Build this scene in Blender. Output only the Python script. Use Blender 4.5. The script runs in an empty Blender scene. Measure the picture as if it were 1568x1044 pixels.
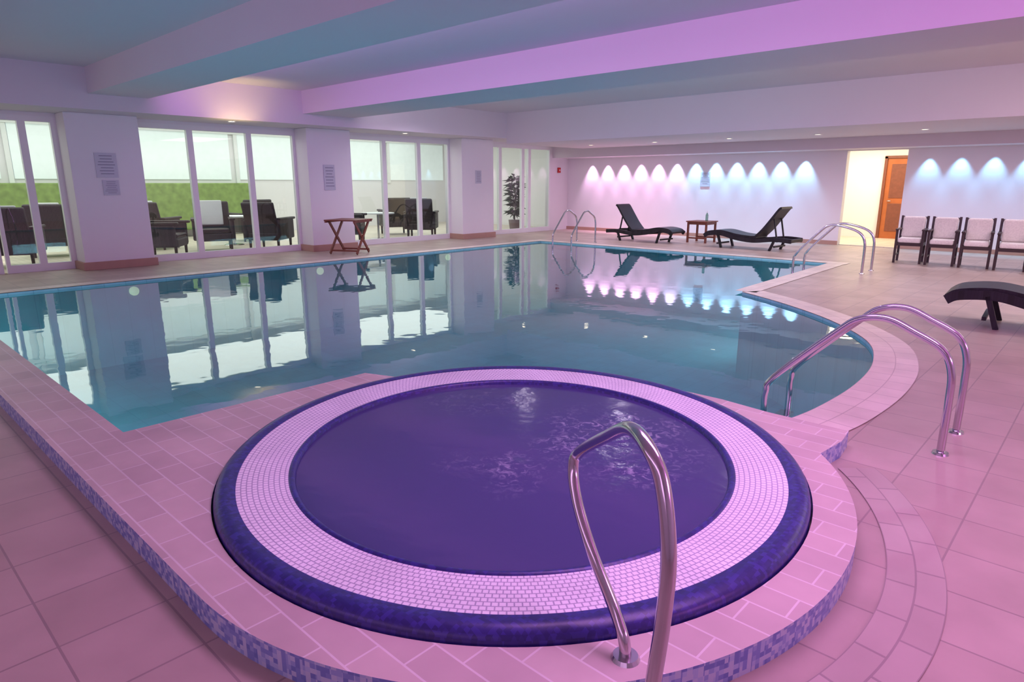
import bpy, bmesh, math, random
from mathutils import Vector, Matrix
random.seed(4)
scene=bpy.context.scene
try:
    scene.view_settings.view_transform='Standard'
except Exception: pass

def lin(c):
    return tuple(((v/255)/12.92 if v/255<=0.04045 else ((v/255+0.055)/1.055)**2.4) for v in c)+(1.0,)
def newmat(name):
    m=bpy.data.materials.new(name); m.use_nodes=True
    nt=m.node_tree; b=nt.nodes.get('Principled BSDF')
    return m,nt,b
def mat(name,rgb,rough=0.5,metal=0.0,emit=0.0,noise=0.06,nscale=6.0,spec=0.5,ecol=None):
    m,nt,b=newmat(name); c=lin(rgb)
    b.inputs['Roughness'].default_value=rough; b.inputs['Metallic'].default_value=metal
    b.inputs['Specular IOR Level'].default_value=spec
    n=nt.nodes.new('ShaderNodeTexNoise'); n.inputs['Scale'].default_value=nscale
    g=nt.nodes.new('ShaderNodeNewGeometry'); nt.links.new(g.outputs['Position'],n.inputs['Vector'])
    mx=nt.nodes.new('ShaderNodeMix'); mx.data_type='RGBA'
    mx.inputs[6].default_value=tuple(max(0,v*(1-noise)) for v in c[:3])+(1,)
    mx.inputs[7].default_value=tuple(min(1,v*(1+noise)) for v in c[:3])+(1,)
    nt.links.new(n.outputs['Fac'],mx.inputs[0]); nt.links.new(mx.outputs[2],b.inputs['Base Color'])
    if emit>0:
        b.inputs['Emission Color'].default_value=lin(ecol) if ecol else c
        b.inputs['Emission Strength'].default_value=emit
    return m
def tilemat(name,c1,c2,grout,w,h,offset=0.0,rough=0.35,uv=False,mortar=0.006,bump=0.15,shift=(0,0,0)):
    m,nt,b=newmat(name)
    br=nt.nodes.new('ShaderNodeTexBrick'); br.offset=offset; br.squash=1.0
    br.inputs['Scale'].default_value=1.0; br.inputs['Brick Width'].default_value=w; br.inputs['Row Height'].default_value=h
    br.inputs['Mortar Size'].default_value=mortar; br.inputs['Mortar Smooth'].default_value=0.2
    br.inputs['Color1'].default_value=lin(c1); br.inputs['Color2'].default_value=lin(c2); br.inputs['Mortar'].default_value=lin(grout)
    if uv:
        g=nt.nodes.new('ShaderNodeUVMap'); out=g.outputs['UV']
    else:
        g=nt.nodes.new('ShaderNodeNewGeometry'); out=g.outputs['Position']
    ad=nt.nodes.new('ShaderNodeVectorMath'); ad.operation='ADD'; ad.inputs[1].default_value=shift
    nt.links.new(out,ad.inputs[0]); nt.links.new(ad.outputs[0],br.inputs['Vector'])
    n=nt.nodes.new('ShaderNodeTexNoise'); n.inputs['Scale'].default_value=3.0; n.inputs['Detail'].default_value=5
    nt.links.new(ad.outputs[0],n.inputs['Vector'])
    rp=nt.nodes.new('ShaderNodeMapRange'); rp.inputs[3].default_value=0.74; rp.inputs[4].default_value=1.20
    nt.links.new(n.outputs['Fac'],rp.inputs[0])
    vm=nt.nodes.new('ShaderNodeVectorMath'); vm.operation='SCALE'
    nt.links.new(br.outputs['Color'],vm.inputs[0]); nt.links.new(rp.outputs[0],vm.inputs['Scale'])
    nt.links.new(vm.outputs[0],b.inputs['Base Color'])
    b.inputs['Roughness'].default_value=rough
    bp=nt.nodes.new('ShaderNodeBump'); bp.inputs['Strength'].default_value=bump; bp.inputs['Distance'].default_value=0.004; bp.invert=True
    nt.links.new(br.outputs['Fac'],bp.inputs['Height']); nt.links.new(bp.outputs[0],b.inputs['Normal'])
    return m
def mosaic(name,cols,size,rough=0.25):
    m,nt,b=newmat(name)
    g=nt.nodes.new('ShaderNodeNewGeometry')
    s=nt.nodes.new('ShaderNodeVectorMath'); s.operation='SCALE'; s.inputs['Scale'].default_value=1/size
    f=nt.nodes.new('ShaderNodeVectorMath'); f.operation='FLOOR'
    w=nt.nodes.new('ShaderNodeTexWhiteNoise'); w.noise_dimensions='3D'
    r=nt.nodes.new('ShaderNodeValToRGB'); r.color_ramp.interpolation='CONSTANT'
    el=r.color_ramp.elements
    while len(el)<len(cols): el.new(0.5)
    for i,c in enumerate(cols):
        el[i].position=i/len(cols); el[i].color=lin(c)
    nt.links.new(g.outputs['Position'],s.inputs[0]); nt.links.new(s.outputs[0],f.inputs[0])
    nt.links.new(f.outputs[0],w.inputs['Vector']); nt.links.new(w.outputs['Value'],r.inputs[0])
    nt.links.new(r.outputs[0],b.inputs['Base Color']); b.inputs['Roughness'].default_value=rough
    return m
def glassmat(name,tint=(235,245,240),f0=0.04,rough=0.0,bump=0,bscale=3,bdist=0.01,power=5.0):
    m=bpy.data.materials.new(name); m.use_nodes=True; nt=m.node_tree; nt.nodes.clear(); N=nt.nodes; L=nt.links
    o=N.new('ShaderNodeOutputMaterial'); t=N.new('ShaderNodeBsdfTransparent'); t.inputs[0].default_value=lin(tint)
    gl=N.new('ShaderNodeBsdfGlossy'); gl.inputs['Roughness'].default_value=rough
    g=N.new('ShaderNodeNewGeometry')
    d=N.new('ShaderNodeVectorMath'); d.operation='DOT_PRODUCT'; L.new(g.outputs['Normal'],d.inputs[0]); L.new(g.outputs['Incoming'],d.inputs[1])
    ab=N.new('ShaderNodeMath'); ab.operation='ABSOLUTE'; L.new(d.outputs['Value'],ab.inputs[0])
    su=N.new('ShaderNodeMath'); su.operation='SUBTRACT'; su.inputs[0].default_value=1.0; su.use_clamp=True; L.new(ab.outputs[0],su.inputs[1])
    pw=N.new('ShaderNodeMath'); pw.operation='POWER'; pw.inputs[1].default_value=power; L.new(su.outputs[0],pw.inputs[0])
    ma=N.new('ShaderNodeMath'); ma.operation='MULTIPLY_ADD'; ma.inputs[1].default_value=1-f0; ma.inputs[2].default_value=f0; ma.use_clamp=True; L.new(pw.outputs[0],ma.inputs[0])
    mx=N.new('ShaderNodeMixShader')
    L.new(ma.outputs[0],mx.inputs[0]); L.new(t.outputs[0],mx.inputs[1]); L.new(gl.outputs[0],mx.inputs[2]); L.new(mx.outputs[0],o.inputs[0])
    if bump:
        n=N.new('ShaderNodeTexNoise'); n.inputs['Scale'].default_value=bscale; n.inputs['Detail'].default_value=2
        L.new(g.outputs['Position'],n.inputs['Vector'])
        bp=N.new('ShaderNodeBump'); bp.inputs['Strength'].default_value=bump; bp.inputs['Distance'].default_value=bdist
        L.new(n.outputs['Fac'],bp.inputs['Height']); L.new(bp.outputs[0],gl.inputs['Normal'])
    return m

# ---------- mesh builder ----------
class MB:
    def __init__(s): s.bm=bmesh.new(); s.mats=[]; s.uv=s.bm.loops.layers.uv.new('UVMap')
    def mi(s,m):
        if m not in s.mats: s.mats.append(m)
        return s.mats.index(m)
    def _faces(s,vs,fs,m,smooth=False):
        k=s.mi(m); bv=[s.bm.verts.new(v) for v in vs]; out=[]
        for f in fs:
            try:
                ff=s.bm.faces.new([bv[i] for i in f]); ff.material_index=k; ff.smooth=smooth; out.append(ff)
            except ValueError: pass
        return out
    def box(s,c,d,m,rx=0,ry=0,rz=0,bev=0):
        M=Matrix.Translation(c)@Matrix.Rotation(rz,4,'Z')@Matrix.Rotation(ry,4,'Y')@Matrix.Rotation(rx,4,'X')
        t=bmesh.new(); bmesh.ops.create_cube(t,size=1.0)
        for v in t.verts: v.co=Vector((v.co.x*d[0],v.co.y*d[1],v.co.z*d[2]))
        if bev: bmesh.ops.bevel(t,geom=list(t.edges),offset=bev,segments=2,affect='EDGES',profile=0.5)
        vs=[M@v.co for v in t.verts]; t.verts.index_update(); fs=[[v.index for v in f.verts] for f in t.faces]
        t.free(); s._faces(vs,fs,m,False)
    def bx(s,x0,x1,y0,y1,z0,z1,m,bev=0):
        s.box(((x0+x1)/2,(y0+y1)/2,(z0+z1)/2),(abs(x1-x0),abs(y1-y0),abs(z1-z0)),m,bev=bev)
    def tube(s,pts,r,m,seg=14,smoothpts=8,caps=True):
        P=[Vector(p) for p in pts]
        if smoothpts and len(P)>2:
            Q=[]
            for i in range(len(P)-1):
                p0=P[max(i-1,0)];p1=P[i];p2=P[i+1];p3=P[min(i+2,len(P)-1)]
                for j in range(smoothpts):
                    t=j/smoothpts
                    Q.append(0.5*((2*p1)+(-p0+p2)*t+(2*p0-5*p1+4*p2-p3)*t*t+(-p0+3*p1-3*p2+p3)*t**3))
            Q.append(P[-1]); P=Q
        vs=[];prev=None;n=len(P)
        for i,p in enumerate(P):
            tg=(P[min(i+1,n-1)]-P[max(i-1,0)]).normalized()
            if prev is None:
                a=Vector((0,0,1)) if abs(tg.z)<0.9 else Vector((1,0,0)); u=tg.cross(a).normalized()
            else:
                u=(prev-tg*prev.dot(tg)).normalized()
            prev=u; w=tg.cross(u)
            rr=r[min(i,len(r)-1)] if isinstance(r,list) else r
            for k in range(seg):
                an=2*math.pi*k/seg; vs.append(p+u*math.cos(an)*rr+w*math.sin(an)*rr)
        fs=[]
        for i in range(n-1):
            for k in range(seg):
                k2=(k+1)%seg; fs.append([i*seg+k,i*seg+k2,(i+1)*seg+k2,(i+1)*seg+k])
        if caps: fs.append(list(range(seg))[::-1]); fs.append([(n-1)*seg+k for k in range(seg)])
        s._faces(vs,fs,m,True)
    def cyl(s,c,r,h,m,seg=24,r2=None):
        r2=r if r2 is None else r2
        vs=[];
        for k in range(seg):
            a=2*math.pi*k/seg; vs.append((c[0]+r*math.cos(a),c[1]+r*math.sin(a),c[2]))
        for k in range(seg):
            a=2*math.pi*k/seg; vs.append((c[0]+r2*math.cos(a),c[1]+r2*math.sin(a),c[2]+h))
        s._faces(vs,[[k,(k+1)%seg,seg+(k+1)%seg,seg+k] for k in range(seg)]+[list(range(seg))[::-1],list(range(seg,2*seg))],m,False)
    def lathe(s,c,prof,m,seg=128,a0=0,a1=2*math.pi,smooth=True,oval=False):
        k=s.mi(m); full=abs(a1-a0-2*math.pi)<1e-6
        rows=[]
        for (r,z) in prof:
            row=[]
            for j in range(seg if full else seg+1):
                a=a0+(a1-a0)*j/seg; p=(c[0]+r*math.cos(a),c[1]+r*math.sin(a))
                if oval: p=E(p)
                row.append(s.bm.verts.new((p[0],p[1],z)))
            rows.append(row)
        d=0; 
        for i in range(len(prof)-1):
            dd=math.hypot(prof[i+1][0]-prof[i][0],prof[i+1][1]-prof[i][1])
            for j in range(seg):
                j2=(j+1)%seg if full else j+1
                f=s.bm.faces.new([rows[i][j],rows[i][j2],rows[i+1][j2],rows[i+1][j]]); f.material_index=k; f.smooth=smooth
                rad=1.3
                us=[j/seg*(a1-a0)*rad,(j+1)/seg*(a1-a0)*rad]
                uvs=[(us[0],d),(us[1],d),(us[1],d+dd),(us[0],d+dd)]
                for l,u in zip(f.loops,uvs): l[s.uv].uv=u
            d+=dd
    def slab(s,prof,w,th,m,yoff=0):
        P=[Vector((p[0],0,p[1])) for p in prof]; Q=[]
        for i in range(len(P)-1):
            p0=P[max(i-1,0)];p1=P[i];p2=P[i+1];p3=P[min(i+2,len(P)-1)]
            for j in range(6):
                t=j/6; Q.append(0.5*((2*p1)+(-p0+p2)*t+(2*p0-5*p1+4*p2-p3)*t*t+(-p0+3*p1-3*p2+p3)*t**3))
        Q.append(P[-1]); n=len(Q); vs=[]
        for i,p in enumerate(Q):
            tg=(Q[min(i+1,n-1)]-Q[max(i-1,0)]).normalized(); nn=Vector((-tg.z,0,tg.x))
            for sy in(-1,1):
                vs.append(p+nn*th/2+Vector((0,sy*w/2+yoff,0))); vs.append(p-nn*th/2+Vector((0,sy*w/2+yoff,0)))
        fs=[]
        for i in range(n-1):
            a=i*4;b=a+4
            fs+= [[a,b,b+2,a+2],[a+1,a+3,b+3,b+1],[a,a+1,b+1,b],[a+2,b+2,b+3,a+3]]
        fs+=[[0,2,3,1],[4*(n-1),4*(n-1)+1,4*(n-1)+3,4*(n-1)+2]]
        s._faces(vs,fs,m,False)
    def done(s,name,loc=(0,0,0),rz=0,parent=None,recalc=True,scale=1.0):
        if recalc: bmesh.ops.recalc_face_normals(s.bm,faces=list(s.bm.faces))
        if scale!=1.0: bmesh.ops.scale(s.bm,vec=(scale,)*3 if not isinstance(scale,tuple) else scale,verts=list(s.bm.verts))
        me=bpy.data.meshes.new(name); s.bm.to_mesh(me); s.bm.free()
        for m in s.mats: me.materials.append(m)
        o=bpy.data.objects.new(name,me); scene.collection.objects.link(o)
        o.location=loc; o.rotation_euler=(0,0,rz)
        if parent: o.parent=parent
        return o
def empty(name,loc=(0,0,0),rz=0):
    e=bpy.data.objects.new(name,None); scene.collection.objects.link(e); e.location=loc; e.rotation_euler=(0,0,rz); return e

def prism(name,outer,holes,z0,z1,mtop,mside,parent=None):
    bm=bmesh.new(); loops=[outer]+holes; edges=[]; rings=[]
    for L in loops:
        vs=[bm.verts.new((x,y,z1)) for x,y in L]; rings.append(vs)
        for i in range(len(vs)): edges.append(bm.edges.new((vs[i],vs[(i+1)%len(vs)])))
    bmesh.ops.triangle_fill(bm,use_beauty=True,use_dissolve=False,edges=edges,normal=(0,0,1))
    for f in bm.faces:
        f.material_index=0
        if f.normal.z<0: f.normal_flip()
    if z0<z1:
        for vs in rings:
            lo=[bm.verts.new((v.co.x,v.co.y,z0)) for v in vs]; n=len(vs)
            for i in range(n):
                f=bm.faces.new([vs[i],vs[(i+1)%n],lo[(i+1)%n],lo[i]]); f.material_index=1
    me=bpy.data.meshes.new(name); bm.to_mesh(me); bm.free(); me.materials.append(mtop); me.materials.append(mside)
    o=bpy.data.objects.new(name,me); scene.collection.objects.link(o)
    if parent: o.parent=parent
    return o

# ---------- materials ----------
M_wall=mat('wall_paint',(234,232,234),0.7,noise=0.02,nscale=1.5)
M_ceil=mat('ceiling_paint',(222,214,220),0.8,noise=0.02,nscale=1.0)
M_deck=tilemat('deck_tiles',(190,172,158),(178,160,146),(156,140,132),0.34,0.34,rough=0.4,mortar=0.0045)
M_plat=tilemat('platform_tiles',(216,200,188),(202,184,176),(230,220,214),0.25,0.125,offset=0.5,rough=0.4,mortar=0.004)
M_cop=tilemat('coping_tiles',(226,214,198),(214,202,188),(186,172,160),0.25,0.125,offset=0.0,rough=0.4)
M_terra=mat('terracotta_base',(180,144,128),0.5)
M_mosL=mosaic('riser_mosaic',[(150,170,215),(130,150,205),(175,195,225),(115,135,195),(190,205,225)],0.018)
M_mosD=mosaic('rim_mosaic',[(52,44,122),(44,38,106),(60,52,138),(48,42,114)],0.016,0.35)
M_poolm=tilemat('pool_liner',(146,210,214),(138,202,208),(120,188,196),0.3,0.3,rough=0.4)
M_grate=tilemat('grate_plastic',(252,250,252),(249,247,250),(186,180,200),0.026,0.024,offset=0.5,uv=True,mortar=0.0028,bump=0.3)
M_ring=tilemat('border_tiles',(192,176,164),(182,166,154),(160,144,138),0.17,0.10,offset=0.5,uv=True,mortar=0.004)
M_white=mat('white_frame',(236,238,238),0.35,noise=0.01)
M_steel=mat('polished_steel',(205,203,208),0.16,1.0,noise=0.02)
M_rattan=tilemat('black_rattan',(34,32,40),(24,22,30),(12,12,16),0.03,0.015,offset=0.5,rough=0.45,mortar=0.002)
M_wicker=tilemat('brown_wicker',(70,62,64),(58,50,52),(36,32,34),0.03,0.015,offset=0.5,rough=0.6,mortar=0.002)
M_cush=mat('cream_cushion',(232,228,220),0.9,noise=0.2,nscale=40)
M_dkwood=mat('dark_wood',(58,44,42),0.4,noise=0.2,nscale=12)
M_wood=mat('teak_wood',(124,70,52),0.45,noise=0.25,nscale=14)
M_door=mat('oak_door',(176,96,48),0.4,noise=0.2,nscale=5)
M_green=mat('green_hedge',(128,154,84),0.8,noise=0.5,nscale=7)
M_leaf=mat('leaf',(44,76,46),0.5,noise=0.3)
M_pot=mat('pot_ceramic',(120,110,110),0.5)
M_paper=mat('sign_paper',(200,202,212),0.4,noise=0.02)
M_ink=mat('sign_ink',(140,140,160),0.6)
M_red=mat('alarm_red',(190,30,30),0.4)
M_lamp=mat('downlight_glow',(255,240,214),0.5,emit=5,ecol=(255,236,206))
M_plamp=mat('pool_light_glow',(255,236,190),0.5,emit=1.6,ecol=(255,220,170))
M_panel=mat('skylight_panel',(226,232,232),0.5,emit=0.38,ecol=(226,240,238))
M_towel=mat('towel',(232,234,236),0.95)
M_bottle=glassmat('bottle_glass',(190,210,200))
M_glass=glassmat('window_glass',(222,232,228),0.07)
M_water=glassmat('pool_water',(146,214,222),0.05,0.02,0.5,2.6,0.004,power=3.2)

def spawater():
    m,nt,b=newmat('spa_water'); L=nt.links; N=nt.nodes
    g=N.new('ShaderNodeNewGeometry')
    n=N.new('ShaderNodeTexNoise'); n.inputs['Scale'].default_value=16; n.inputs['Detail'].default_value=10; n.inputs['Roughness'].default_value=.65; n.inputs['Distortion'].default_value=1.4
    L.new(g.outputs['Position'],n.inputs['Vector'])
    n2=N.new('ShaderNodeTexNoise'); n2.inputs['Scale'].default_value=3.0; n2.inputs['Detail'].default_value=3
    L.new(g.outputs['Position'],n2.inputs['Vector'])
    r1=N.new('ShaderNodeMapRange'); r1.inputs[1].default_value=0.50; r1.inputs[2].default_value=0.66; L.new(n.outputs['Fac'],r1.inputs[0])
    acc=None
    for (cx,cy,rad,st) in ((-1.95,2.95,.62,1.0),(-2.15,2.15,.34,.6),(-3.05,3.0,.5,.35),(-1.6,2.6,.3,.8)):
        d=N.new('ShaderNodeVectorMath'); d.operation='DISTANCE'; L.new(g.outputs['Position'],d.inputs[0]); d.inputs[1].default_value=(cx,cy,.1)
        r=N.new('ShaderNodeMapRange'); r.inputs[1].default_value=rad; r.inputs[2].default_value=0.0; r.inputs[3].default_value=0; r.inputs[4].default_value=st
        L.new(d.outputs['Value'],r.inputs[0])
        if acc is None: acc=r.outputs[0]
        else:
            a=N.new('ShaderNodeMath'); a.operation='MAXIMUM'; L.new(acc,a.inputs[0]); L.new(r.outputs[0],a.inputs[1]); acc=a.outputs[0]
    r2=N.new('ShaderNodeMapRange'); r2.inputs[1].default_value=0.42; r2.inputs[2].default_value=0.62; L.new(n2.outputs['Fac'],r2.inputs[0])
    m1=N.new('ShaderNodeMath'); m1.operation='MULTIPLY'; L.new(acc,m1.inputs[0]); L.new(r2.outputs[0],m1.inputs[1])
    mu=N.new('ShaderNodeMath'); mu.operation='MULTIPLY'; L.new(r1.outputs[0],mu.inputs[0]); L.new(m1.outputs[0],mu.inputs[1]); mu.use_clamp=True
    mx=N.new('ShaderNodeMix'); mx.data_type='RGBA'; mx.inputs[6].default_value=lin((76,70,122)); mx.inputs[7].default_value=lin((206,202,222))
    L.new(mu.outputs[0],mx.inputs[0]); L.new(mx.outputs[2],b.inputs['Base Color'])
    b.inputs['Roughness'].default_value=0.14; b.inputs['IOR'].default_value=1.4
    n3=N.new('ShaderNodeTexNoise'); n3.inputs['Scale'].default_value=4; n3.inputs['Detail'].default_value=4
    L.new(g.outputs['Position'],n3.inputs['Vector'])
    ms=N.new('ShaderNodeMath'); ms.operation='MULTIPLY_ADD'; ms.inputs[1].default_value=.8; ms.inputs[2].default_value=.2; L.new(acc,ms.inputs[0])
    bp=N.new('ShaderNodeBump'); bp.inputs['Distance'].default_value=0.022; L.new(ms.outputs[0],bp.inputs['Strength'])
    L.new(n3.outputs['Fac'],bp.inputs['Height']); L.new(bp.outputs[0],b.inputs['Normal'])
    return m
M_spa=spawater()

# ---------- layout ----------
C=(-2.252,2.415)
FD=(-.682,.731); OV=0.055
def E(p):   # tub is very slightly oval
    dx,dy=p[0]-C[0],p[1]-C[1]; t=(dx*FD[0]+dy*FD[1])*OV
    return (p[0]+t*FD[0],p[1]+t*FD[1])
def arc(cx,cy,r,a0,a1,n): return [E((cx+r*math.cos(math.radians(a0+(a1-a0)*i/n)),cy+r*math.sin(math.radians(a0+(a1-a0)*i/n)))) for i in range(n+1)]
def smooth(pts,n=5):
    P=[Vector((p[0],p[1])) for p in pts]; Q=[]
    for i in range(len(P)-1):
        p0=P[max(i-1,0)];p1=P[i];p2=P[i+1];p3=P[min(i+2,len(P)-1)]
        for j in range(n):
            t=j/n; q=0.5*((2*p1)+(-p0+p2)*t+(2*p0-5*p1+4*p2-p3)*t*t+(-p0+3*p1-3*p2+p3)*t**3); Q.append((q.x,q.y))
    Q.append(tuple(P[-1])); return Q
bay=smooth([(-1.47,3.94),(-1.37,4.5),(-1.34,5.3),(-1.43,6.1),(-1.7,6.9),(-2.3,7.7),(-3.1,8.4),(-3.85,8.9)],6)
back_plat=[(-4.06,1.06),(-4.06,2.72)]+arc(C[0],C[1],1.51,166,88,24)+[(-1.8,3.98)]
far_part=[(-4.0,9.3),(-4.12,13.3),(-11.35,13.3),(-11.35,1.06)]
pool=back_plat+bay+far_part

X0,X1,Y0,Y1=-14.0,4.0,-4.0,17.5
floor=prism('floor',[(X0,Y0),(X1,Y0),(X1,Y1),(X0,Y1)],[pool],0,0,M_deck,M_deck)
pe=empty('swimming_pool')
def ring_wall(name,poly,z0,z1,m,parent):
    bm=bmesh.new(); n=len(poly)
    t=[bm.verts.new((x,y,z1)) for x,y in poly]; l=[bm.verts.new((x,y,z0)) for x,y in poly]
    for i in range(n): bm.faces.new([t[i],t[(i+1)%n],l[(i+1)%n],l[i]])
    me=bpy.data.meshes.new(name); bm.to_mesh(me); bm.free(); me.materials.append(m)
    o=bpy.data.objects.new(name,me); scene.collection.objects.link(o); o.parent=parent; return o
ring_wall('basin_wall',pool,-1.3,0.0,M_poolm,pe)
prism('basin_floor',pool,[],-1.3,-1.3,M_poolm,M_poolm,pe)
prism('water',pool,[],-0.03,-0.03,M_water,M_water,pe)
def band(name,path,w,z,m,parent):
    mb=MB(); n=len(path); k=mb.mi(m); P=[Vector((p[0],p[1],0)) for p in path]; A=[];B=[]; d=0; D=[]
    for i in range(n):
        tg=(P[min(i+1,n-1)]-P[max(i-1,0)]).normalized(); nn=Vector((tg.y,-tg.x,0))
        A.append(mb.bm.verts.new((P[i].x,P[i].y,z))); q=P[i]+nn*w; B.append(mb.bm.verts.new((q.x,q.y,z)))
        if i: d+=(P[i]-P[i-1]).length
        D.append(d)
    for i in range(n-1):
        f=mb.bm.faces.new([A[i],B[i],B[i+1],A[i+1]]); f.material_index=k
        for l,u in zip(f.loops,[(D[i],0),(D[i],w),(D[i+1],w),(D[i+1],0)]): l[mb.uv].uv=u
    return mb.done(name,parent=parent)
M_copuv=tilemat('coping_tiles_curved',(236,224,208),(226,214,198),(200,186,174),0.2,0.17,uv=True,rough=0.4,mortar=0.004)
band('coping_bay',bay,0.34,0.006,M_copuv,pe)
band('coping_side',[(-3.98,8.95),(-4.0,9.3),(-4.12,13.3)],0.3,0.006,M_copuv,pe)
band('coping_far',[(-3.8,13.3),(-11.65,13.3)],0.3,0.007,M_copuv,pe)
band('coping_left',[(-11.35,13.3),(-11.35,1.06)],0.3,0.008,M_copuv,pe)
mb=MB()
for y in (3.4,6.7,10.0):
    mb.tube([(-11.349,y,-0.16),(-11.32,y,-0.16)],0.07,M_plamp,24,0)
mb.tube([(-1.5,6.3,-0.3),(-1.53,6.28,-0.3)],0.08,M_plamp,24,0)
mb.done('underwater_lights',parent=pe)

# platform around hot tub
PA=arc(C[0],C[1],1.645,-110,41,80)
k=min(range(len(PA)),key=lambda i:PA[i][1]); PA=PA[k:]; PE=PA[0][1]
plat=[(-11.65,PE)]+PA+[(-0.98,3.75),(-1.0,3.94)]+[(-1.47,3.94)]+back_plat[::-1]+[(-11.65,1.06)]
prism('spa_platform',plat,[arc(C[0],C[1],1.475,0,357.5,143)],0.0,0.10,M_plat,M_mosL)
mb=MB(); mb.lathe(C,[(1.76,0.004),(1.96,0.004)],M_ring,96,math.radians(-55),math.radians(42),False,oval=True)
mb.done('trim_1')

# hot tub
ht=empty('hot_tub')
mb=MB()
mb.lathe(C,[(1.467,0.0),(1.467,0.10),(1.462,0.122),(1.445,0.137),(1.42,0.143),(1.40,0.141),(1.372,0.136)],M_mosD,160,oval=True)
mb.done('mosaic_rim',parent=ht)
mb=MB(); mb.lathe(C,[(1.374,0.134),(1.14,0.118)],M_grate,160,oval=True); mb.done('overflow_grate',parent=ht)
mb=MB(); mb.lathe(C,[(1.143,0.118),(1.136,0.125),(1.122,0.125),(1.112,0.114),(1.105,0.03)],M_mosD,160,oval=True); mb.done('inner_lip',parent=ht)
mb=MB(); mb.lathe(C,[(1.11,0.098),(0.6,0.098),(0.001,0.098)],M_spa,96,oval=True); mb.done('water',parent=ht)

# ---------- handrails ----------
cs,sn=math.cos(math.radians(43)),math.sin(math.radians(43))
def R(X,Y,z): return (X*cs-Y*sn,X*sn+Y*cs,z)
rail=[(.344,1.70,.10),(.338,1.71,.16),(.313,1.76,.231),(.248,1.84,.384),(.209,1.95,.507),(.2026,2.0,.60),(.224,1.97,.659),(.272,1.75,.797),(.298,1.55,.898),(.321,1.42,.894),(.344,1.37,.827),(.354,1.32,.683),(.345,1.3,.529),(.326,1.28,.381),(.31,1.27,.2),(.31,1.27,0.0)]
mb=MB(); mb.tube([R(*p) for p in rail],0.0185,M_steel,18,8)
a=R(.344,1.70,.10); mb.cyl((a[0],a[1],0.10),0.045,0.012,M_steel,28,0.038)
a=R(.31,1.27,0); mb.cyl((a[0],a[1],0.0),0.045,0.012,M_steel,28,0.038)
mb.done('spa_grab_rail')
def pool_rail(name,loc,rz,gap=0.45,zf=0.0,span=1.02,s=1.0):
    mb=MB()
    for y in(0,gap):
        pts=[(-span,y,-0.5),(-span,y,-0.2),(-span,y,0.0),(-span,y,.14),(-span+.05,y,.26),(-span+.40,y,.62),(-span+.52,y,.715),(-span+.66,y,.735),(-.22,y,.68),(-.07,y,.60),(-.01,y,.48),(0,y,.3),(0,y,0.0)]
        mb.tube([(p[0],p[1],p[2]*s) for p in pts],0.021,M_steel,14,7)
        mb.cyl((0,y,0.0),0.045,0.012,M_steel,24,0.04)
    for z in(-.12,-.38): mb.box((-span,gap/2,z),(.09,gap,.03),M_steel)
    return mb.done(name,loc,rz)
pool_rail('pool_ladder_handrail',(-0.58,4.2,0),0)
pool_rail('pool_ladder_handrail',(-3.2,12.15,0),0,0.55,span=1.15,s=1.08)
pool_rail('pool_ladder_handrail',(-10.1,14.0,0),math.radians(90),0.6,span=1.0,s=1.1)

# ---------- shell ----------
mb=MB()
mb.bx(-14.2,-5.25,17.5,17.7,0,3.3,M_wall); mb.bx(-3.95,4.2,17.5,17.7,0,3.3,M_wall); mb.bx(-5.25,-3.95,17.5,17.7,2.25,3.3,M_wall)
mb.done('wall_far')
mb=MB(); mb.bx(4.0,4.2,-4,17.5,0,3.3,M_wall); mb.done('wall_right')
mb=MB(); mb.bx(-14.2,4.2,-4.2,-4,0,3.3,M_wall); mb.done('wall_back')
mb=MB(); mb.bx(-14.2,4.2,-4.2,17.7,3.3,3.5,M_ceil); mb.done('ceiling')
mb=MB(); mb.bx(-12.6,4,3.5,4.4,2.9,3.3,M_ceil); mb.done('ceiling_beam')
mb=MB(); mb.bx(-12.6,4,7.3,8.5,2.86,3.3,M_ceil); mb.done('ceiling_beam')
mb=MB(); mb.bx(-12.6,4,13.3,16.7,2.52,3.3,M_ceil); mb.done('ceiling_bulkhead')
mb=MB(); mb.bx(-13.9,4,16.7,17.5,2.27,3.3,M_ceil); mb.done('ceiling_bulkhead')
mb=MB(); mb.bx(-13.9,-12.6,-4,16.7,2.66,3.3,M_ceil); mb.done('ceiling_bulkhead')
mb=MB()
mb.bx(-14.0,-13.8,-4,17.5,2.6,3.3,M_wall)
for y0,y1 in((-4,-2.5),(3.25,4.5),(7.75,8.85),(12.3,13.5),(16.6,17.5)): mb.bx(-14.0,-13.8,y0,y1,0,2.6,M_wall)
mb.done('wall_left')
for i,(y0,y1) in enumerate(((3.28,4.42),(7.75,8.85),(12.3,13.5))):
    mb=MB(); mb.bx(-13.8,-13.3,y0,y1,0,2.66,M_wall,0.01); mb.done('column')
    mb=MB(); mb.bx(-13.8,-13.26,y0-.04,y1+.04,0.0,.14,M_terra,0.005); mb.done('baseboard_column')
def window(name,y0,y1,divs,z0=0.06,z1=2.6):
    e=empty(name); mb=MB(); x=-13.85
    mb.bx(x-.05,x+.05,y0,y1,z1-.09,z1,M_white); mb.bx(x-.05,x+.05,y0,y1,0.0,z0+.07,M_white)
    ys=[y0]+divs+[y1]
    for i,y in enumerate(ys):
        w=.055; a=max(y-w,y0); b=min(y+w,y1); mb.bx(x-.05,x+.05,a,b,z0+.07,z1-.09,M_white)
    mb.done('frame',parent=e)
    mb=MB(); mb._faces([(x,y0+.03,z0+.05),(x,y1-.03,z0+.05),(x,y1-.03,z1-.05),(x,y0+.03,z1-.05)],[[0,1,2,3]],M_glass); mb.done('glass',parent=e)
window('window_1',-2.5,2.2,[-1,0.4])
window('door_1',2.25,3.25,[2.78])
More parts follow.
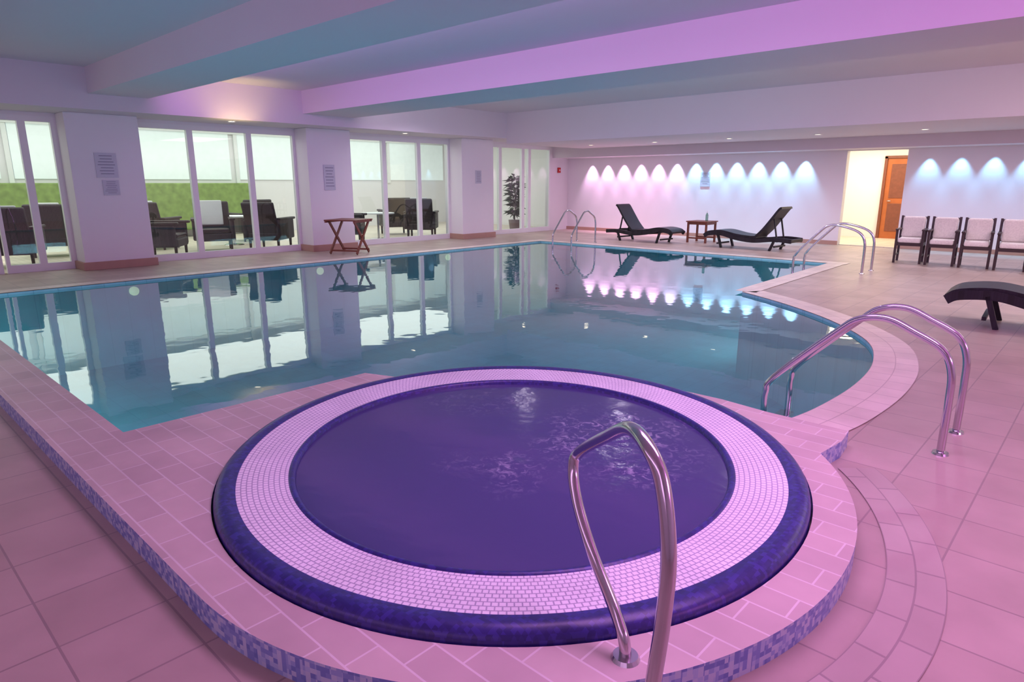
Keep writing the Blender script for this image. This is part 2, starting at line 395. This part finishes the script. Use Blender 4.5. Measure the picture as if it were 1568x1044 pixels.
window('window_2',4.5,7.75,[5.5,6.7])
window('window_3',8.85,12.3,[10.15,11.25])
window('window_4',13.5,16.6,[14.3,15.3,15.6])
mb=MB(); mb.bx(-14.0,-5.25,17.47,17.5,0,.1,M_terra); mb.bx(-3.95,4,17.47,17.5,0,.1,M_terra); mb.done('baseboard_far')

# corridor
mb=MB(); mb.bx(-7.5,-2.5,17.7,20.8,-.1,0,M_cop); mb.done('floor_corridor')
mb=MB(); mb.bx(-7.6,-2.4,20.6,20.8,0,2.6,M_wall); mb.bx(-7.6,-7.4,17.7,20.6,0,2.6,M_wall); mb.bx(-2.6,-2.4,17.7,20.6,0,2.6,M_wall); mb.done('wall_corridor')
mb=MB(); mb.bx(-7.6,-2.4,17.7,20.8,2.6,2.7,M_ceil); mb.done('ceiling_corridor')
mb=MB(); mb.bx(-5.1,-4.2,20.54,20.59,0.0,2.15,M_door,.004)
mb.bx(-5.17,-5.1,20.5,20.6,0,2.2,M_wood); mb.bx(-4.2,-4.13,20.5,20.6,0,2.2,M_wood); mb.bx(-5.17,-4.13,20.5,20.6,2.15,2.22,M_wood)
for z0,z1 in((.2,.95),(1.1,2.0)):
    mb.bx(-4.98,-4.32,20.525,20.545,z0,z1,M_wood,.004)
mb.tube([(-5.0,20.5,1.02),(-4.9,20.5,1.02)],.012,M_steel,10,0); mb.done('door_2')

# conservatory beyond windows
mb=MB(); mb.bx(-20,-14.0,-4,17.7,-.1,0,M_cop); mb.done('floor_lounge')
mb=MB(); mb.bx(-20.2,-20,-4,17.7,0,3.3,M_wall); mb.bx(-20,-14,17.7,17.9,0,3.3,M_wall); mb.bx(-20,-14,-4.2,-4,0,3.3,M_wall); mb.done('wall_lounge')
mb=MB(); mb.bx(-20,-14.0,-4,17.7,3.3,3.4,M_ceil)
mb.done('ceiling_lounge')
mb=MB(); mb.bx(-19.98,-19.6,-2,9.4,0.2,1.5,M_green,.03); mb.done('green_hedge')
mb=MB()
for i in range(7):
    y=-2+i*2.8
    mb.bx(-19.99,-19.93,y,y+.1,1.5,3.3,M_white); mb.bx(-19.985,-19.96,y+.12,y+2.65,1.6,2.9,M_panel)
mb.bx(-19.99,-19.9,-3,17,2.9,3.0,M_white); mb.done('window_5')

# ---------- furniture ----------
def lounger(name,loc,rz,back=True,scale=1.0):
    mb=MB()
    mb.slab([(0,.30),(.12,.37),(.45,.40),(.85,.33),(1.2,.30),(1.35,.31)],.62,.06,M_rattan)
    if back: mb.slab([(1.33,.32),(1.5,.50),(1.68,.74),(1.84,.96),(1.90,1.0)],.60,.05,M_rattan)
    else: mb.slab([(1.33,.32),(1.6,.42),(1.95,.56),(2.15,.6)],.60,.05,M_rattan)
    for sy in(-.31,.31):
        mb.slab([(0,.27),(.12,.33),(.45,.35),(.85,.26),(1.3,.22),(1.8,.27),(2.2,.25)],.05,.10,M_rattan,sy)
        mb.box((.42,sy,.17),(.05,.05,.36),M_rattan,ry=math.radians(-18)); mb.box((1.75,sy,.125),(.05,.05,.27),M_rattan,ry=math.radians(22))
    mb.box((1.85,0,.235),(.05,.6,.05),M_rattan); mb.box((.36,0,.1),(.04,.6,.04),M_rattan); mb.box((1.8,0,.1),(.04,.6,.04),M_rattan)
    mb.box((2.18,0,.25),(.06,.66,.07),M_rattan)
    if back:
        for sy in(-.2,.2): mb.box((1.76,sy,.50),(.03,.03,.52),M_rattan,ry=math.radians(-12))
    return mb.done(name,loc,rz,scale=scale)
lounger('sun_lounger',(-8.33,15.1,0),math.radians(177),scale=.93)
lounger('sun_lounger',(-7.5,15.2,0),math.radians(-2),scale=.96)
lounger('sun_lounger',(-1.35,8.65,0),math.radians(4),False)

def side_table(name,loc,rz=0,w=.6,h=.55):
    mb=MB()
    for i in range(5):
        y=-w/2+w/10+i*w/5; mb.box((0,y,h-.015),(w,w/5-.012,.03),M_wood,bev=.003)
    for sx in(-1,1):
        for sy in(-1,1): mb.box((sx*(w/2-.05),sy*(w/2-.05),(h-.03)/2),(.045,.045,h-.03),M_wood)
        mb.box((sx*(w/2-.05),0,h-.06),(.03,w-.1,.06),M_wood)
        mb.box((0,sx*(w/2-.05),h-.06),(w-.1,.03,.06),M_wood); mb.box((0,sx*(w/2-.05),.12),(w-.1,.03,.04),M_wood)
    return mb.done(name,loc,rz)
side_table('wooden_side_table',(-8.1,15.9,0))
mb=MB(); mb.cyl((0,0,0),.035,.15,M_bottle,16); mb.cyl((0,0,.15),.035,.06,M_bottle,16,.012); mb.cyl((0,0,.21),.013,.04,M_white,12); mb.done('bottle',(-7.95,15.85,.55))
def fold_table(name,loc,rz=0):
    mb=MB(); h=.74;w=.76
    for i in range(7):
        y=-w/2+w/14+i*w/7; mb.box((0,y,h-.015),(w,w/7-.012,.026),M_wood,bev=.003)
    for sx in(-1,1): mb.box((sx*(w/2-.04),0,h-.045),(.04,w,.035),M_wood)
    L=math.hypot(.6,.70); an=math.atan2(.6,.70)
    for sx in(-1,1):
        for sg in (-1,1):
            mb.box((sx*(w/2-.06-.02*(sg>0)),0,.355),(.026,.055,L-.04),M_wood,rx=sg*an)
    for sy in (-.24,.24): mb.box((0,sy,.08),(w-.1,.035,.035),M_wood)
    return mb.done(name,loc,rz)
fold_table('folding_wooden_table',(-12.4,8.1,0),math.radians(27))

def armchair(name,loc,rz=0):
    mb=MB(); w=.47;d=.56
    for sx in(-1,1):
        mb.box((sx*(w/2-.02),-d/2+.03,.31),(.04,.045,.62),M_dkwood); mb.box((sx*(w/2-.02),d/2-.03,.44),(.04,.045,.88),M_dkwood,rx=math.radians(-5))
        mb.box((sx*(w/2-.02),-.02,.635),(.055,d+.04,.03),M_dkwood,bev=.006); mb.box((sx*(w/2-.02),0,.36),(.03,d-.06,.06),M_dkwood)
        mb.box((sx*(w/2-.02),0,.15),(.025,d-.06,.03),M_dkwood)
    mb.box((0,-d/2+.03,.36),(w-.06,.03,.06),M_dkwood); mb.box((0,d/2-.03,.36),(w-.06,.03,.06),M_dkwood)
    mb.box((0,d/2+.02,.84),(w-.02,.035,.05),M_dkwood); mb.box((0,d/2,.50),(w-.06,.03,.05),M_dkwood)
    for i in range(5): mb.box((-.15+i*.075,d/2+.005,.67),(.03,.02,.34),M_dkwood,rx=math.radians(-4))
    mb.box((0,-.02,.43),(w-.09,d-.05,.09),M_cush,bev=.03)
    mb.box((0,d/2-.09,.67),(w-.09,.1,.40),M_cush,rx=math.radians(-8),bev=.035)
    return mb.done(name,loc,rz)
for i in range(6): armchair('garden_armchair',(-3.05+i*.535,14.6-i*.03,0),.12+random.uniform(-.03,.03))

def wicker(name,loc,rz=0,towel=False):
    mb=MB()
    mb.box((0,0,.28),(.66,.66,.16),M_wicker,bev=.03)
    mb.box((0,.36,.62),(.68,.08,.72),M_wicker,rx=math.radians(-16),bev=.035)
    for sx in(-1,1):
        mb.box((sx*.35,.02,.42),(.08,.68,.40),M_wicker,bev=.03); mb.box((sx*.35,-.02,.63),(.11,.72,.05),M_wicker,bev=.02)
        for sy in(-1,1): mb.cyl((sx*.3,sy*.28,0),.022,.24,M_dkwood,12,.03)
    mb.box((0,-.03,.40),(.58,.58,.09),M_dkwood,bev=.03)
    if towel: mb.box((0,.30,.74),(.42,.05,.52),M_towel,rx=math.radians(-16),bev=.02)
    return mb.done(name,loc,rz,scale=1.12)
wk=[(-15.0,2.6,-2.0,1),(-14.55,5.05,2.5,0),(-16.6,5.6,-2.4,1),(-15.3,6.4,1.2,1),(-14.6,7.4,-2.5,0),(-14.7,9.6,2.4,0),(-16.2,12.2,-2.0,0),(-14.7,12.0,-2.4,1),(-16.5,3.6,-2.0,1),(-17.2,8.2,-1.6,0)]
for x,y,r,t in wk: wicker('wicker_armchair',(x,y,0),r,bool(t))
def round_table(name,loc):
    mb=MB(); mb.cyl((0,0,.68),.45,.03,M_towel,36); mb.cyl((0,0,0.02),.03,.66,M_steel,16); mb.cyl((0,0,0),.24,.02,M_steel,28,.2); mb.done(name,loc)
round_table('round_table',(-15.1,10.8,0)); round_table('round_table',(-16.3,7.3,0))
def plant(name,loc,h=1.75):
    mb=MB(); mb.cyl((0,0,0),.15,.34,M_pot,24,.2); mb.tube([(0,0,.3),(.02,.01,.8),(0,.02,h-.4)],.018,M_dkwood,8,4)
    for i in range(150):
        a=i*2.4+random.uniform(-.4,.4); z=.45+(h-.5)*i/150; l=random.uniform(.22,.40); up=random.uniform(-.3,.7)
        d=Vector((math.cos(a),math.sin(a),up)); s=Vector((-math.sin(a)*.6,math.cos(a)*.6,random.uniform(-.8,.8))).normalized()*.055
        b=Vector((0,0,z))+d*.03; m1=b+d*l*.4; tip=b+Vector((d.x*l,d.y*l,d.z*l-.1))
        mb._faces([b,m1+s,tip,m1-s],[[0,1,2,3]],M_leaf)
    return mb.done(name,loc)
plant('potted_plant',(-14.62,15.8,0)); 

def sign(name,x,y,z,w,h,axis='x'):
    mb=MB()
    if axis=='x':
        mb.box((0,0,0),(.012,w,h),M_paper)
        for i in range(7): mb.box((.007,random.uniform(-.02,.02)*w,h*.38-i*h*.12),(.003,w*random.uniform(.5,.8),h*.03),M_ink)
    else:
        mb.box((0,0,0),(w,.012,h),M_paper)
        for i in range(6): mb.box((0,-.007,h*.36-i*h*.13),(w*random.uniform(.5,.8),.003,h*.03),M_ink)
    return mb.done(name,(x,y,z))
sign('pool_rules_sign',-13.292,3.82,1.80,.34,.42); sign('pool_rules_sign',-13.292,3.85,1.42,.26,.26)
sign('pool_rules_sign',-13.292,8.25,1.62,.28,.55)
sign('pool_rules_sign',-13.292,12.9,1.66,.22,.35)
sign('pool_rules_sign',-8.9,17.492,1.6,.3,.4,'y')
mb=MB(); mb.box((0,0,0),(.05,.12,.16),M_red,bev=.01); mb.cyl((.02,0,-.02),.02,.04,M_white,12); mb.done('fire_alarm',(-13.77,17.0,1.9))
def dl(name,x,y,z,r=.06):
    mb=MB(); mb.cyl((0,0,-.008),r,.008,M_lamp,20); mb.lathe((0,0),[(r,-.012),(r+.02,-.012),(r+.02,0)],M_white,24); return mb.done(name,(x,y,z))
for y in(1.5,6,10.2,14.5): dl('recessed_downlight',-13.0,y,2.66)

# ---------- lights ----------
def area(name,loc,size,sy,power,col,rot=(0,0,0),tgt=None):
    l=bpy.data.lights.new(name,'AREA'); l.shape='RECTANGLE'; l.size=size; l.size_y=sy; l.energy=power; l.color=lin(col)[:3]
    o=bpy.data.objects.new(name,l); scene.collection.objects.link(o); o.location=loc; o.rotation_euler=rot
    if tgt: o.rotation_euler=(Vector(tgt)-Vector(loc)).to_track_quat('-Z','Y').to_euler()
    return o
def spot(name,loc,tgt,power,col,ang=60,blend=.5,rad=.03):
    l=bpy.data.lights.new(name,'SPOT'); l.energy=power; l.color=lin(col)[:3]; l.spot_size=math.radians(ang); l.spot_blend=blend; l.shadow_soft_size=rad
    o=bpy.data.objects.new(name,l); scene.collection.objects.link(o); o.location=loc
    o.rotation_euler=(Vector(tgt)-Vector(loc)).to_track_quat('-Z','Y').to_euler(); return o
H=math.pi/2
area('lounge_light',(-17,7,3.2),5,18,590,(246,250,244))
for i in range(5):
    x=-11.3+i*2.4; spot('pool_downlight_%d'%i,(x,10.0,3.25),(x,10.0,0),110,(240,222,250),150,.8,.05)
    dl('recessed_downlight',x,10.0,3.3)
for i,x in enumerate((-11.2,-9.2,-7.2,-5.2,-3.2,-1.2)):
    spot('deck_downlight_%d'%i,(x,15.2,2.47),(x,15.25,0),80,(248,228,252),155,.8,.04)
    dl('recessed_downlight',x,15.2,2.52)
area('beam_fill_mid',(-4.5,8.53,3.1),15,.3,80,(244,222,244),(H,0,0))  # added fill hidden behind the beam, brightens bulkhead face and ceiling recess
area('beam_fill_magenta',(-4.5,4.43,3.08),15,.3,120,(232,150,246),(H,0,0))  # added unseen strip on the beam's back, washes the next beam lavender
area('front_fill',(-4.5,-3.9,2.6),14,.8,90,(238,180,242),(H,0,0))  # added fill behind the camera for the first beam and ceiling
area('magenta_fill_right',(3.9,4.0,1.9),3.0,.4,80,(250,140,240),tgt=(-4,6.0,4.6))  # added out of view, offsets teal pool bounce on the beams with magenta
area('ceiling_light_front',(-0.8,2.9,3.27),3.4,1.1,120,(232,162,244))
area('right_deck_light',(1.6,11,3.27),3.5,3.5,125,(255,226,230))
area('corridor_light',(-5,19.2,2.58),3,1.5,110,(255,240,205))
area('underwater_fill',(-7.7,1.08,-.6),6.5,.3,62,(222,236,250),(H,0,0))  # these underwater strips are added fill, turned away from view to brighten the pool
area('underwater_fill',(-4.09,2.0,-.6),1.2,.3,14,(222,236,250),(H,0,H))
area('underwater_fill',(-1.45,5.3,-.6),1.6,.3,28,(222,236,250),(H,0,H))
area('underwater_fill',(-4.15,11.2,-.6),3.0,.3,30,(222,236,250),(H,0,H))
spot('warm_spot',(-12.2,5.9,2.2),(-12.5,5.9,3.2),30,(255,222,150),120,1)
for i in range(12):
    x=-12.8+i*.6
    col=(255,195,248) if i<5 else ((222,208,255) if i==5 else (150,214,255))
    spot('wall_wash_%02d'%i,(x,17.34,2.24),(x,17.44,1.2),115,col,64,.8,.02)
for i in range(9):
    x=-3.5+i*.6
    spot('wall_wash_r%02d'%i,(x,17.34,2.24),(x,17.44,1.2),70,(135,208,255),64,.8,.02)
w=bpy.data.worlds.new('world'); scene.world=w; w.use_nodes=True
w.node_tree.nodes['Background'].inputs[0].default_value=(.6,.6,.75,1); w.node_tree.nodes['Background'].inputs[1].default_value=.3

cam=bpy.data.cameras.new('camera'); co=bpy.data.objects.new('camera',cam); scene.collection.objects.link(co)
cam.lens=36*1000/1568; cam.sensor_width=36; cam.clip_start=.05
co.location=(0,0,1.5); co.rotation_euler=(math.radians(90-13.6),0,math.radians(43)); scene.camera=co
